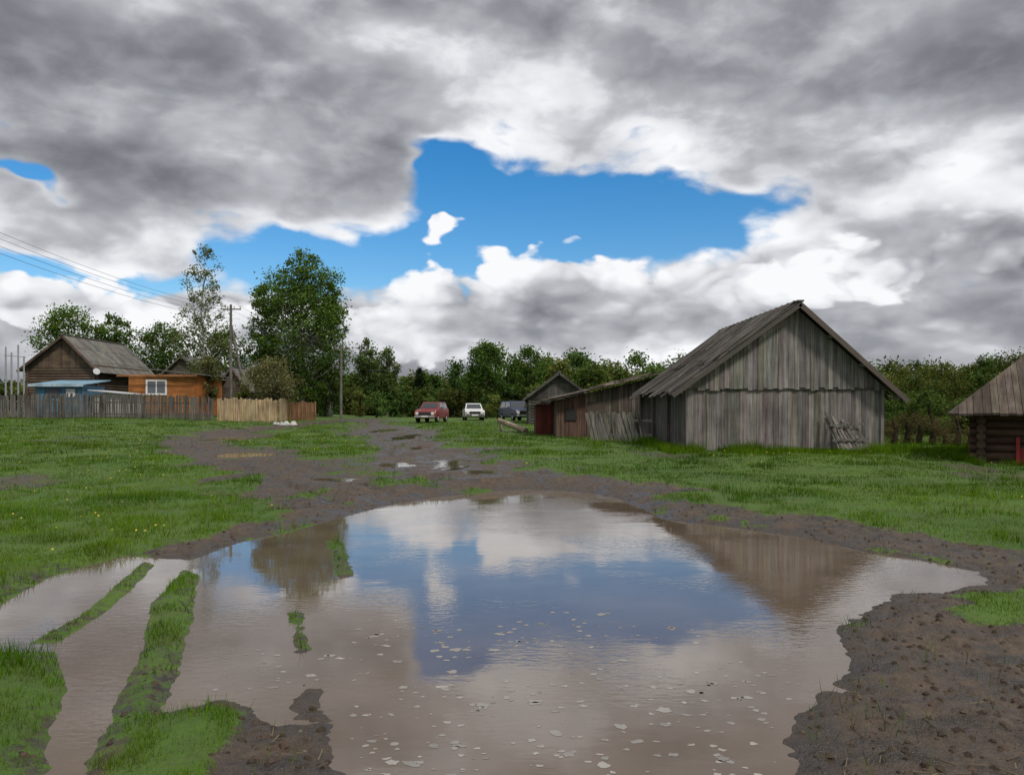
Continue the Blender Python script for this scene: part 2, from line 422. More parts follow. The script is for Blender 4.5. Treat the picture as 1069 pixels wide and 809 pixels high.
while y<yb:
    w=rng.uniform(.12,.2); mb.box(5.47,5.495,y,y+w-.01,zb,2.52+rng.uniform(-.1,0),vary((.10,.092,.083),.3)); mb.box(11.5,11.525,y,y+w-.01,zb,2.3,vary(GREY,.2)); y+=w  # left boards coloured darker than the right: shaded side painted in
for yy in (27.9,30.8,33.6): mb.box(5.36,5.465,yy-.06,yy+.06,zb,2.5,vary((.12,.11,.10),.1))
x=5.5
while x<11.5:
    w=rng.uniform(.14,.2); mb.box(x,x+w-.01,yb,yb+.025,zb,top(x+w/2)-.1,vary(GREY,.2)); x+=w
mb.make('walls',M_VB,barn)
mb=MB()
mb.poly_ex([(5.53,yf+.04,zb-.1),(11.46,yf+.04,zb-.1),(11.46,yf+.04,top(11.46)-.12),(PX,yf+.04,PZ-.15),(5.53,yf+.04,top(5.53)-.12)],(0,yb-yf-.08,0),(.02,.018,.016))  # solid near-black block: darkness of the interior put into its colour
mb.make('dark_core',M_MATTE,barn)
mb=MB()
for (ex,ez) in ((LX,LZ),(RX,RZ)):
    for layer,(t0,t1,off) in enumerate(((0.35,1.0,.0),(0,.62,.05))):
        y=yf-.45
        while y<yb+.3:
            w=rng.uniform(.15,.27); e=t1+rng.uniform(-.06,.035)
            if rng.random()<.1: e-=.14
            ax=PX+(ex-PX)*t0; az=PZ+(ez-PZ)*t0; bx=PX+(ex-PX)*e; bz=PZ+(ez-PZ)*e
            o=off+rng.uniform(0,.05)
            c=vary((.075,.064,.054),.55)
            mb.poly_ex([(ax,y,az+o),(ax,y+w-.01,az+o),(bx,y+w-.01,bz+o+rng.uniform(-.03,.05)),(bx,y,bz+o)],(0,0,.028),c); y+=w
for i in range(16):
    y=yf-.2+i*.56; L=rng.uniform(1.2,3.2); mb.beam((PX-.1,y,PZ+.13),(PX-L,y+rng.uniform(-.25,.25),top(PX-L)+.13),.1,.03,vary((.16,.15,.13),.35))
mb.make('roof',M_RF,barn)
mb=MB()
mb.beam((PX-.02,yf-.47,PZ+.0),(RX+.02,yf-.47,RZ-.02),.035,.15,(.11,.09,.075),up=(0,0,1))
mb.beam((PX+.02,yf-.47,PZ+.0),(LX,yf-.47,LZ-.02),.035,.13,(.09,.08,.07))
mb.beam((PX,yf-.5,PZ+.1),(PX,yb+.3,PZ+.1),.2,.05,(.12,.11,.1))
for t in (.3,.6,.93):
    for ex,ez in((LX,LZ),(RX,RZ)):
        xx=PX+(ex-PX)*t; zz=PZ+(ez-PZ)*t-.09; mb.beam((xx,yf-.44,zz),(xx,yf-.075,zz),.1,.1,(.12,.11,.1))
mb.make('barge_boards',M_MATTE,barn)
# old planks and slats leaning on the right end of the gable wall
rk=MB(); g=gz(10,24.6)
for i in range(13):
    x=9.95+i*.075+rng.uniform(-.02,.02); hgt=1.62-.02*i+rng.uniform(-.22,.05)
    rk.beam((x,24.32-.02*(i%3),g-.02),(x-.30+rng.uniform(-.10,.06),24.84-.03*(i%3),hgt),rng.uniform(.05,.09),.025,vary((.15,.135,.115),.4),up=(0,1,0))
for z in (.75,1.2):
    rk.beam((9.70,24.24+(z-g)*.42,z),(10.80,24.24+(z-g)*.42,z+.05),.03,.06,vary((.17,.155,.135)))
rk.make('leaning_planks',M_VB)
# ------------------------------------------------------------ low sheds
sh=empty('lean_to_shed'); mb=MB(); d=35.5; zb=gz(4,35)-.1
x=2.0
while x<6.9:
    w=rng.uniform(.13,.22); tz=2.12+(x-2.0)*.235
    mb.box(x,x+w-.01,d,d+.03,zb,tz,vary((.12,.10,.08) if x>3.2 else (.11,.066,.048),.35)); x+=w
y=d
while y<41: 
    w=rng.uniform(.14,.2); mb.box(1.97,1.995,y,y+w-.01,zb,2.1,vary((.12,.10,.085),.3)); y+=w
mb.make('walls',M_VB,sh)
mb=MB(); mb.poly_ex([(2.05,d+.05,zb),(6.85,d+.05,zb),(6.85,d+.05,3.15),(2.05,d+.05,2.05)],(0,5.5,0),(.02,.018,.016)); mb.make('dark_core',M_MATTE,sh)  # dark solid block behind the boards, stands in for the unlit inside
mb=MB()
for j in range(26):
    y=d-.6+j*.26
    mb.poly_ex([(1.45+rng.uniform(-.2,.15),y,2.05+.02*(j%2)),(1.45,y+.25,2.05+.02*(j%2)),(7.1,y+.25,3.38+.02*(j%2)),(7.1,y,3.38)],(0,0,.035),vary((.11,.095,.08),.45))
for j in range(9):
    a=rng.uniform(1.6,5); mb.beam((a,d-.62+rng.uniform(0,.5),2.14+(a-1.45)*.235),(a+rng.uniform(.8,1.8),d-.5+rng.uniform(0,.8),2.2+(a-1.45+1.2)*.235),.14,.04,vary((.2,.18,.15),.3))
mb.make('roof',M_RF,sh)
mb=MB(); mb.box(3.3,4.1,d-.05,d-.02,zb,2.0,(.09,.07,.055)); mb.box(2.35,2.85,d-.05,d-.02,1.2,1.7,(.03,.03,.03)); mb.make('door',M_MATTE,sh)
rs=empty('red_shed'); mb=MB(); d=38; zb=gz(2,38)-.1; x=1.15
while x<2.95:
    mb.box(x,x+.165,d,d+.03,zb,1.95,vary((.15,.035,.026),.25)); x+=.175
y=d
while y<41: mb.box(1.12,1.145,y,y+.16,zb,1.9,vary((.08,.03,.025),.2)); y+=.17
mb.make('walls',M_GEN,rs)
mb=MB(); mb.poly_ex([(1.18,d+.04,zb),(2.95,d+.04,zb),(2.95,d+.04,2.0),(1.18,d+.04,1.85)],(0,3,0),(.05,.03,.03)); mb.make('dark_core',M_MATTE,rs)  # solid dark filling in place of the shed's unlit inside
mb=MB(); 
for j in range(13): mb.poly_ex([(.85,d-.3+j*.27,1.9),(.85,d-.04+j*.27,1.9),(3.1,d-.04+j*.27,2.2),(3.1,d-.3+j*.27,2.2)],(0,0,.04),vary((.12,.11,.10),.3))
mb.make('roof',M_RF,rs)
def gable_house(name,x0,x1,y0,y1,zg,ze,zr,wallc,roofc,over=.4,ridge=None,zeR=None,vertical=True,wins=(),matw=None,roofmat=None,chim=False):
    e=empty(name); xr=(x0+x1)/2 if ridge is None else ridge
    zeR=ze if zeR is None else zeR
    def tp(x): return zr-(xr-x)*(zr-ze)/(xr-x0) if x<xr else zr-(x-xr)*(zr-zeR)/(x1-xr)
    mb=MB(); x=x0
    while x<x1-.01:
        w=rng.uniform(.14,.2); q=min(x+w,x1)
        mb.poly_ex([(x,y0,min(ze,zeR)-.1),(q-.01,y0,min(ze,zeR)-.1),(q-.01,y0,tp(q-.01)-.04),((x+q)/2,y0,tp((x+q)/2)-.04),(x,y0,tp(x)-.04)],(0,.03,0),vary(wallc,.25)); x=q
    z=zg-.2; hh=.2
    while z<min(ze,zeR)-.1:
        c=vary(wallc,.18)
        mb.cyl((x0-.1,y0+.1,z+hh/2),(x1+.1,y0+.1,z+hh/2),hh*.52,hh*.52,c,8)
        mb.cyl((x1-.1,y0-.1,z+hh),(x1-.1,y1+.1,z+hh),hh*.5,hh*.5,vary(wallc,.18),8)
        mb.cyl((x0+.1,y0-.1,z+hh),(x0+.1,y1+.1,z+hh),hh*.5,hh*.5,c,8); z=z+hh
    mb.make('walls',matw or M_HX,e)
    mb=MB(); mb.poly_ex([(x0+.12,y0+.12,zg-.3),(x1-.12,y0+.12,zg-.3),(x1-.12,y0+.12,tp(x1)-.2),(xr,y0+.12,zr-.2),(x0+.12,y0+.12,tp(x0)-.2)],(0,y1-y0-.2,0),(.05,.04,.03)); mb.make('dark_core',M_MATTE,e)  # dark solid filling of the house, no framing modelled
    mb=MB()
    for sx,zz,xe in ((-1,ze,x0),(1,zeR,x1)):
        sl=(zr-zz)/abs(xe-xr); xo=xe+sx*over; zo=zz-sl*over; y=y0-.4
        while y<y1+.4:
            for t0,t1,o in ((0,.36,.06),(.33,.7,.03),(.67,1,0)):
                ax=xr+(xo-xr)*t0; az=zr+(zo-zr)*t0; bx=xr+(xo-xr)*t1; bz=zr+(zo-zr)*t1
                mb.poly_ex([(ax,y,az+o),(ax,y+.49,az+o),(bx,y+.49,bz+o),(bx,y,bz+o)],(0,0,.03),vary(roofc,.2))
            y+=.5
    mb.beam((xr,y0-.42,zr+.1),(xr,y1+.42,zr+.1),.22,.05,roofc)
    for sx,zz,xe in ((-1,ze,x0),(1,zeR,x1)):
        sl=(zr-zz)/abs(xe-xr); mb.beam((xr,y0-.43,zr-.02),(xe+sx*over,y0-.43,zz-sl*over-.02),.04,.16,vary(wallc,.1))
    mb.make('roof',roofmat or M_RF,e)
    mb=MB(); gl=MB()
    for (wx,wz,ww,wh,side) in wins:
        if side=='f':
            yy=y0-.03
            for a,b_,c_,d_ in ((wx-ww/2-.1,wx+ww/2+.1,wz-wh/2-.1,wz-wh/2),(wx-ww/2-.1,wx+ww/2+.1,wz+wh/2,wz+wh/2+.12),(wx-ww/2-.1,wx-ww/2,wz-wh/2,wz+wh/2),(wx+ww/2,wx+ww/2+.1,wz-wh/2,wz+wh/2),(wx-.025,wx+.025,wz-wh/2,wz+wh/2)):
                mb.box(a,b_,yy-.06,yy,c_,d_,(.4,.4,.38))
            gl.box(wx-ww/2,wx+ww/2,yy-.03,yy-.005,wz-wh/2,wz+wh/2,(.03,.035,.04))
    if mb.v: mb.make('window_frames',M_MATTE,e); gl.make('window_panes',M_GLASS,e)
    return e
gable_house('gable_shed',1.1,5.3,55,60,gz(3,55),2.6,4.15,(.10,.092,.083),(.17,.16,.15),.35)
def fence(name,P,h,col,wid=.11,gap=.03,lean=0,jit=.05,mat=M_VB,va=.25,rails=True):
    mb=MB()
    for (ax,ay),(bx,by) in zip(P[:-1],P[1:]):
        L=math.hypot(bx-ax,by-ay); ux,uy=(bx-ax)/L,(by-ay)/L; n=int(L/(wid+gap))
        for i in range(n):
            s=i*(wid+gap); x=ax+ux*s;y=ay+uy*s; g=gz(x,y); t=rng.uniform(-jit,jit)+lean; H=h*(1+rng.uniform(-.06,.06)-.12*(rng.random()<.05))
            p=[(x,y,g-.1),(x+ux*wid,y+uy*wid,g-.1),(x+ux*(wid+t*H),y+uy*(wid+t*H),g+H),(x+ux*(wid/2+t*H),y+uy*(wid/2+t*H),g+H+.04),(x+ux*t*H,y+uy*t*H,g+H-.01)]
            mb.poly_ex(p,(-uy*.02,ux*.02,0),vary(col,va))
        if rails:
            for q in (.25,.75): mb.beam((ax-uy*.06,ay+ux*.06,gz(ax,ay)+h*q),(bx-uy*.06,by+ux*.06,gz(bx,by)+h*q),.05,.09,vary(col,.1))
            for i in range(int(L/2.5)+1):
                s=min(i*2.5,L); x=ax+ux*s-uy*.14;y=ay+uy*s+ux*.14; mb.box(x-.06,x+.06,y-.06,y+.06,gz(x,y)-.2,gz(x,y)+h*.97,vary(col,.1))
    return mb.make(name,mat)
fence('leaning_plank_fence',[(3.15,31.5),(5.25,30.2)],1.1,(.21,.195,.17),.13,.03,-.28,.12)
fence('paling_fence',[(-46,53),(-33,49.5),(-18.7,50.5)],1.45,(.12,.11,.098),.1,.035)
fence('new_plank_fence',[(-18.4,50.6),(-15.5,53.5),(-15.9,57)],1.45,(.38,.285,.17),.14,.012,0,.006,va=.1)
fence('brown_fence',[(-15.8,57.2),(-14.6,60)],1.3,(.2,.11,.055),.14,.012,0,.01)

# ------------------------------------------------------------ village houses (left)
zg=gz(-32,58)
h1=gable_house('log_house',-35,-30,58,66.5,zg,4.75,6.95,(.12,.085,.06),(.16,.15,.135),.45,ridge=-32.2,wins=((-33.7,2.9,.8,1.0,'f'),(-31.3,2.9,.8,1.0,'f')))
mb=MB()
mb.cyl((-29.6,57.3,4.35),(-29.55,57.25,4.38),.22,.24,(.5,.5,.5),16); mb.beam((-29.8,57.9,4.3),(-29.6,57.3,4.35),.04,.04,(.3,.3,.3)); mb.make('satellite_dish',M_MATTE,h1)
an=empty('orange_cottage'); mb=MB(); x0,x1,y0,y1=-27.4,-22.7,57.5,63
z=zg-.2
while z<4.15:
    c=vary((.40,.16,.05),.12); mb.box(x0,x1,y0,y0+.06,z,z+.165,c); mb.box(x1-.061,x1-.001,y0+.07,y1,z,z+.165,vary((.4,.14,.04),.1)); z+=.175
mb.make('walls',M_HX,an)
mb=MB(); mb.box(x0+.05,x1-.1,y0+.1,y1,zg-.3,4.1,(.2,.1,.05)); mb.make('dark_core',M_MATTE,an)  # solid brown filling behind the walls, no framing modelled
mb=MB()
for j in range(13):
    y=y0-.5+j*.5
    mb.poly_ex([(x0-.6,y,4.75),(x0-.6,y+.49,4.75),(x1+.4,y+.49,4.15),(x1+.4,y,4.15)],(0,0,.06),vary((.2,.19,.18),.15))
mb.box(x0-.6,x1+.4,y0-.53,y0-.5,4.0,4.14,(.3,.14,.06))
mb.make('roof',M_RF,an)
mb=MB(); wx=-25.4; wz=3.25
for a,b_,c_,d_ in ((wx-.75,wx+.75,wz-.55,wz-.43),(wx-.75,wx+.75,wz+.43,wz+.55),(wx-.75,wx-.63,wz-.43,wz+.43),(wx+.63,wx+.75,wz-.43,wz+.43),(wx-.04,wx+.04,wz-.43,wz+.43)): mb.box(a,b_,y0-.06,y0-.005,c_,d_,(.75,.75,.73))
mb.make('window_frame',M_MATTE,an)
mb=MB(); mb.box(wx-.63,wx+.63,y0-.03,y0-.004,wz-.43,wz+.43,(.12,.13,.14)); mb.make('window_pane',M_GLASS,an)
bp=empty('blue_porch'); mb=MB(); x=-32.0
while x<-28.9: mb.box(x,x+.145,54,54.03,zg-.2,3.3,vary((.10,.20,.30),.12)); x+=.15
mb.box(-28.9,-28.87,54,57,zg-.2,3.3,(.1,.2,.3)); mb.box(-31.95,-28.95,54.05,57,zg-.2,3.25,(.1,.18,.25)); mb.make('walls',M_GEN,bp)
mb=MB(); mb.poly_ex([(-32.3,53.7,3.3),(-28.6,53.7,3.3),(-28.6,57.4,3.7),(-32.3,57.4,3.7)],(0,0,.06),(.2,.33,.42)); mb.box(-32.3,-28.6,53.66,53.69,3.2,3.38,(.4,.52,.6)); mb.make('roof',M_GEN,bp)
mb=MB(); mb.box(-31.2,-30.3,53.95,53.98,2.5,3.05,(.06,.07,.08)); mb.box(-29.9,-29.3,53.95,53.98,2.5,3.05,(.6,.6,.6)); mb.make('windows',M_GLASS,bp)
mb=MB(); mb.box(-28.3,-26.3,54.5,57,zg-.1,2.75,(.4,.4,.38)); mb.poly_ex([(-28.6,54.2,2.95),(-26.0,54.2,2.7),(-26.0,57.3,2.7),(-28.6,57.3,2.95)],(0,0,.06),(.5,.52,.53)); mb.make('small_outbuilding',M_MATTE)
gable_house('grey_house',-35.0,-29.6,80,90,gz(-32,80),4.9,6.9,(.12,.10,.085),(.16,.15,.145),.5,ridge=-32.8)
gable_house('grey_house',-30.0,-27,82,92,gz(-32,80),4.0,5.9,(.14,.11,.09),(.17,.16,.155),.5)
def pole(px,ytop,d,brace=True,lamp=True,r=.12):
    x,y,zt=W(px,ytop,d); g=gz(x,y); mb=MB(); mb.cyl((x,y,g-.3),(x,y,zt),r,r*.75,(.16,.145,.13),10)
    mb.beam((x-.75,y,zt-.35),(x+.75,y,zt-.35),.09,.09,(.14,.13,.12))
    for q in (-.7,-.25,.25,.7): mb.cyl((x+q,y,zt-.3),(x+q,y,zt-.12),.04,.05,(.6,.6,.6),8)
    if brace: mb.cyl((x+1.3,y+.3,g),(x+.05,y,zt-1.6),.1,.09,(.16,.145,.13),8)
    mb.make('utility_pole',M_BARK); return (x,y,zt)
p1=pole(241,318,60); p2=pole(356,360,66,False); 
p0=(-18.2,22,8.9)
mb=MB(); mb.cyl((p0[0],p0[1],gz(p0[0],p0[1])-.3),p0,.13,.1,(.16,.145,.13),10); mb.beam((p0[0]-.8,22,8.55),(p0[0]+.8,22,8.55),.09,.09,(.14,.13,.12)); mb.make('utility_pole',M_BARK)
mb=MB()
def wire(a,b_,sag):
    n=14; pr=None
    for i in range(n+1):
        t=i/n; q=(a[0]+(b_[0]-a[0])*t,a[1]+(b_[1]-a[1])*t,a[2]+(b_[2]-a[2])*t-sag*4*t*(1-t))
        if pr: mb.cyl(pr,q,.008,.008,(.15,.15,.16),4)
        pr=q
for q in (-.7,-.25,.25,.7): wire((p0[0]+q,22,8.7-(q+.7)*1.0),(p1[0]+q,60,p1[2]-.12-(q+.7)*.7),.6)
for q in (-.6,.6): wire((p1[0]+q,60,p1[2]-.12),(p2[0]+q,66,p2[2]-.12),.3)
mb.make('power_lines',M_MATTE)
mb=MB()
for px,yt in ((6,362),(12,368),(19,360),(25,372)):
    x,y,zt=W(px,yt,51); mb.cyl((x,y,gz(x,y)),(x,y,zt),.06,.05,(.3,.31,.32),8)
mb.beam(W(4,371,51),W(27,373,51),.05,.05,(.3,.3,.3)); mb.make('metal_posts',M_MATTE)
mb=MB(); 
a=W(521,438,43); b_=W(549,451,40); mb.cyl((a[0],a[1],gz(a[0],a[1])+.55),(b_[0],b_[1],gz(*b_[:2])+.1),.13,.15,(.3,.24,.17),10)
mb.cyl((a[0]+.1,a[1]-.2,gz(a[0],a[1])),(a[0]+.1,a[1]+.3,gz(a[0],a[1])+.5),.08,.08,(.2,.17,.13),8); mb.make('felled_log',M_BARK)
mb=MB(); a=W(293,430,50)
for i in range(9):
    x=a[0]+rng.normal()*.35; y=a[1]+rng.normal()*.3; g=gz(x,y); s=rng.uniform(.08,.2); mb.cyl((x,y,g-.05),(x+rng.normal()*.03,y,g+s),s*1.3,s*.5,vary((.45,.45,.44),.1),8)
mb.make('stone_heap',M_MATTE)

# ------------------------------------------------------------ right log bathhouse (local frame, rotated)
zg=gz(14,21); ls=empty('log_bathhouse',(11.1,20.4,0),-.49); mb=MB(); z=zg-.15
while z<1.5:
    mb.cyl((.45,.55,z+.1),(6.6,.55,z+.1),.105,.105,vary((.085,.05,.036),.25),10)
    mb.cyl((.7,.3,z+.2),(.7,5,z+.2),.105,.105,vary((.085,.055,.04),.25),10); z+=.2
mb.make('walls',M_HX,ls)
mb=MB(); mb.box(.78,6.5,.63,4.9,zg-.2,1.55,(.03,.02,.018)); mb.make('dark_core',M_MATTE,ls)  # near-black solid block behind the logs, interior darkness as colour
mb=MB(); E=(0,0,1.56); R=(1.9,2.6,3.2); x=0
PT=lambda xx,t:(xx,R[1]*t,E[2]+(R[2]-E[2])*t)
while x<6.9:
    w=rng.uniform(.14,.22); t0=min(1,x/R[0]); t1=min(1,(x+w-.01)/R[0]); o=rng.uniform(-.06,.0)
    mb.poly_ex([(x,o,E[2]+o*.6),(x+w-.01,o,E[2]+o*.6),PT(x+w-.01,t1),PT(x,t0+.001)],(0,-.01,.035+rng.uniform(0,.03)),vary((.10,.078,.06),.45)); x+=w
y=0
while y<5.2:
    w=.2; tt=lambda q:max(0,min(1,q/2.6) if q<2.6 else (5.2-q)/2.6)
    t0,t1=tt(y),tt(y+w-.01)
    mb.poly_ex([(0,y,E[2]),(0,y+w-.01,E[2]),(R[0]*t1,y+w-.01,E[2]+1.64*t1),(R[0]*t0+.001,y,E[2]+1.64*t0)],(-.01,0,.03),vary((.11,.09,.07),.3)); y+=w
mb.poly_ex([R,(6.9,R[1],R[2]),(6.9,5.2,1.56),(0,5.2,1.56)],(0,0,.03),(.12,.1,.08))
mb.beam((R[0],R[1],R[2]+.04),(6.9,R[1],R[2]+.04),.2,.05,(.13,.11,.09)); mb.make('roof',M_RFX,ls)
mb=MB(); mb.box(1.45,1.53,.3,.43,zg-.1,1.0,(.22,.03,.027)); mb.box(1.53,2.9,.36,.42,zg-.1,.72,(.18,.028,.024)); mb.make('red_door_frame',M_GEN,ls)

# ------------------------------------------------------------ cars
def car(name,x,y,rz,col,H=1.42,L=4.1,Wd=1.62,suv=False):
    g=gz(x,y)-.02; e=empty(name,(x,y,g),rz); hw=Wd/2; zh=.92 if not suv else 1.0
    mb=MB(); pr=[(-L/2,.4),(-L/2+.08,.3),(L/2-.1,.3),(L/2,.42),(L/2-.02,.72),(L/2-.12,zh-.1),(L*.2,zh),(-L*.33 if not suv else -L/2+.1,zh+.02),(-L/2+.04,zh-.08)]
    mb.poly_ex([(-hw,-a,b_) for a,b_ in pr],(2*hw,0,0),col); mb.make('body',M_PAINT,e,.05)
    a0,a1=(L*.2,-L*.36) if not suv else (L*.2,-L/2+.12); t0,t1=(L*.06,-L*.24) if not suv else (L*.08,-L/2+.3)
    bt=[(-hw+.04,-a0,zh-.03),(hw-.04,-a0,zh-.03),(hw-.04,-a1,zh-.03),(-hw+.04,-a1,zh-.03)]
    tp=[(-hw+.2,-t0,H),(hw-.2,-t0,H),(hw-.2,-t1,H),(-hw+.2,-t1,H)]
    mb=MB(); mb.hexa(bt,tp,col); mb.make('cabin',M_PAINT,e,.04)
    gl=MB()
    def lerp(p,q,t): return Vector(p)*(1-t)+Vector(q)*t
    for i in range(4):
        j=(i+1)%4; A,B,Cc_,D=map(Vector,(bt[i],bt[j],tp[j],tp[i])); n=(B-A).cross(D-A).normalized()
        q=[]
        for s,t in ((.07,.16),(.93,.16),(.93,.86),(.07,.86)):
            q.append(lerp(lerp(A,B,s),lerp(D,Cc_,s),t)+n*.004)
        segs=[(0,1)] if i%2==0 else [(0,.46),(.52,1)]
        for s0,s1 in segs:
            gl.poly_ex([lerp(q[0],q[1],s0),lerp(q[0],q[1],s1),lerp(q[3],q[2],s1),lerp(q[3],q[2],s0)],tuple(n*.012),(.03,.035,.04))
    gl.make('windows',M_GLASS,e)
    wh=MB()
    for sx in (-1,1):
        for yy in (-L*.31,L*.3):
            wh.cyl((sx*(hw-.18),yy,.31),(sx*(hw+.012),yy,.31),.31,.31,(.02,.02,.02),20); wh.cyl((sx*(hw+.013),yy,.31),(sx*(hw+.02),yy,.31),.17,.15,(.35,.35,.36),14)
    wh.make('wheels',M_MATTE,e)
    tr=MB(); yf=-L/2
    tr.box(-hw+.05,hw-.05,yf-.09,yf-.02,.38,.52,(.12,.12,.12) if not suv else (.3,.3,.3))
    tr.box(-hw*.55,hw*.55,yf-.03,yf+.05,.57,.76,(.025,.025,.025))
    tr.box(-.26,.26,yf-.11,yf-.095,.4,.51,(.7,.7,.7))
    for sx in (-1,1):
        tr.cyl((sx*(hw-.22),yf+.05,.67),(sx*(hw-.22),yf-.035,.67),.11,.11,(.75,.76,.78),14)
        tr.box(sx*(hw-.1)-.05,sx*(hw-.1)+.05,yf-.02,yf+.04,.6,.72,(.6,.25,.03)); tr.box(sx*(hw+.07)-.07,sx*(hw+.07)+.07,-a0+.25,-a0+.3,zh,zh+.13,(.03,.03,.03))
        tr.box(sx*(hw-.15)-.1,sx*(hw-.15)+.1,L/2-.02,L/2+.02,.6,.78,(.35,.02,.02))
    tr.box(-hw+.05,hw-.05,L/2-.01,L/2+.08,.38,.52,(.12,.12,.12)); tr.make('bumpers_and_lights',M_PAINT,e)
    return e
car('red_car',*W(451,0,60)[:2],-.18,(.20,.028,.028),1.5,3.8,1.6,True)
car('white_car',*W(494,0,67)[:2],.12,(.68,.68,.68),1.42,4.1,1.58)
car('dark_car',*W(539,0,66)[:2],.35,(.03,.045,.09),1.6,4.2,1.65,True)

# ------------------------------------------------------------ trees
def tube(P,R,n=7):
    P=np.array(P,float); V=[];Fc=[]
    for i,p in enumerate(P):
        d=P[min(i+1,len(P)-1)]-P[max(i-1,0)]; d/=np.linalg.norm(d)+1e-9
        u=np.array([0,1,0]) if abs(d[1])<.8 else np.array([1,0,0]); a=np.cross(d,u); a/=np.linalg.norm(a); c=np.cross(a,d)
        for k in range(n):
            t=2*np.pi*k/n; V.append(p+(a*np.cos(t)+c*np.sin(t))*R[i])
    for i in range(len(P)-1):
        for k in range(n):
            j=(k+1)%n; Fc.append((i*n+k,i*n+j,(i+1)*n+j,(i+1)*n+k))
    return np.array(V),np.array(Fc)
def leaves(cen,rad,per,size,col,flat=.85,cv=.3,droop=0):
    n=len(cen)*per; ci=np.repeat(np.arange(len(cen)),per)
    g=np.clip(rng.normal(size=(n,3)),-2,2)*.52; off=g*rad[ci][:,None]; off[:,2]*=flat
    d=g/np.maximum(1e-6,np.linalg.norm(g,axis=1,keepdims=True))
    if droop: off[:,2]-=droop*rng.random(n)**1.5*rad[ci]*1.5
    p=cen[ci]+off
    nr=rng.normal(size=(n,3))+d*.6+np.array([0,0,.5]); nr/=np.linalg.norm(nr,axis=1,keepdims=True)
    t=np.cross(nr,rng.normal(size=(n,3))); t/=np.linalg.norm(t,axis=1,keepdims=True); b=np.cross(nr,t)
    s=size*rng.uniform(.5,1.3,n)[:,None]
    V=np.stack([p-t*s,p+b*s*.6,p+t*s,p-b*s*.6],1).reshape(-1,3)
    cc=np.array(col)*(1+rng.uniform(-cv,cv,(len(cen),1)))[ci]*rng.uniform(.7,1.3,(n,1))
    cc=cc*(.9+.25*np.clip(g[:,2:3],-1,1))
    cc[:,0]*=rng.uniform(.8,1.3,n)
    return V,np.arange(n*4).reshape(-1,4),np.repeat(cc,4,0)
PROF={'oval':lambda t:np.sin(np.pi*np.clip(t*.93+.07,0,1))**.6,
 'birch':lambda t:np.clip(np.sin(np.pi*(t*.85+.12))**.7*(1-.25*t),.05,1),
 'cone':lambda t:np.clip((1-t)**.9,.03,1),
 'round':lambda t:np.sqrt(np.clip(1-(2*t-.95)**2,.03,1))}
def tree(name,px,pyt,d,wpx,pyb,ncl,per,ls,col,prof='birch',bark=(.12,.10,.08),cr=.2,tr=.2,gap=0,limb=True,droop=0):
    x,y,zt=W(px,pyt,d); zc=CH+(HY-pyb)*d/F; hw=wpx/2*d/F; g=gz(x,y)
    zc=max(zc,g+.3); H=zt-g; V=[];Fc=[];C=[];MI=[];nb=0
    def add(v,f,c,mi):
        nonlocal nb
        V.append(v);Fc.append(f+nb);C.append(c);MI.append(np.full(len(f),mi)); nb+=len(v)
    n=9; P=[(x+.06*hw*math.sin(i*1.3+px)*(i/n),y+.05*hw*math.sin(i*2.1),g-.2+(H*.96)*i/(n-1)) for i in range(n)]
    Rr=[tr*(1-.93*i/(n-1))*(1.3 if i==0 else 1) for i in range(n)]
    v,f=tube(P,Rr,8); add(v,f,np.tile(bark,(len(v),1)),0)
    t=rng.random(ncl*3); R=PROF[prof](t)
    k=rng.random(ncl*3)<.25+.75*R; t=t[k][:ncl]; R=R[k][:ncl]; m=len(t)
    a=rng.uniform(0,2*np.pi,m); rr=np.sqrt(rng.uniform(.03,1,m))*R*hw*.86*(1+.22*np.sin(a*2+t*9+px))
    cen=np.stack([x+rr*np.cos(a),y+rr*np.sin(a),zc+t*(zt-zc)*.97],1)
    rad=hw*cr*rng.uniform(.5,1.5,m)*(.55+.45*R)
    if limb:
        for i in range(0,m,2):
            q=cen[i]; hh=max(g+H*.18,q[2]-rr[i]*rng.uniform(.5,1.0)-.2); s=(hh-(g-.2))/(H*.96)*(n-1); i0=int(min(s,n-2)); fr=min(1,s-i0)
            p0=np.array(P[i0])*(1-fr)+np.array(P[i0+1])*fr; mid=(p0+q)/2+np.array([0,0,-.08*rr[i]])
            r0=tr*(1-.9*min(1,s/(n-1)))*.35+.01
            v,f=tube([p0,mid,q],[r0,r0*.6,r0*.2],5); add(v,f,np.tile(bark,(len(v),1)),0)
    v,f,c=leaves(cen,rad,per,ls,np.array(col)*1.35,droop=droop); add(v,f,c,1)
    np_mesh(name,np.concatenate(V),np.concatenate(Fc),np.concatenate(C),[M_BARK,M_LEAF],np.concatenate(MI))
WB=(.35,.33,.31)
tree('birch_tree',212,250,63,70,396,150,46,.09,(.105,.135,.06),'birch',WB,.18,.15,droop=.6)
tree('birch_tree',314,260,70,110,412,330,80,.12,(.070,.12,.027),'oval',(.2,.19,.17),.2,.3)
tree('birch_tree',345,290,72,44,415,90,80,.12,(.060,.108,.024),'oval',(.25,.24,.22),.3,.2)
tree('birch_tree',276,292,69,42,412,90,80,.12,(.070,.12,.027),'oval',(.25,.24,.22),.3,.2)
tree('maple_tree',72,320,78,70,385,90,75,.13,(.07,.12,.025),'round',(.1,.09,.08),.3,.25)
tree('maple_tree',118,328,80,44,385,60,70,.13,(.06,.105,.022),'round',(.1,.09,.08),.33,.25)
tree('maple_tree',168,338,84,75,392,80,80,.14,(.06,.10,.025),'round',(.1,.09,.08),.3,.25)
tree('maple_tree',235,345,88,60,395,60,80,.15,(.05,.09,.022),'round',(.1,.09,.08),.32,.25)
tree('apple_tree',285,377,56,62,418,75,90,.08,(.12,.12,.06),'round',(.1,.09,.08),.34,.12)
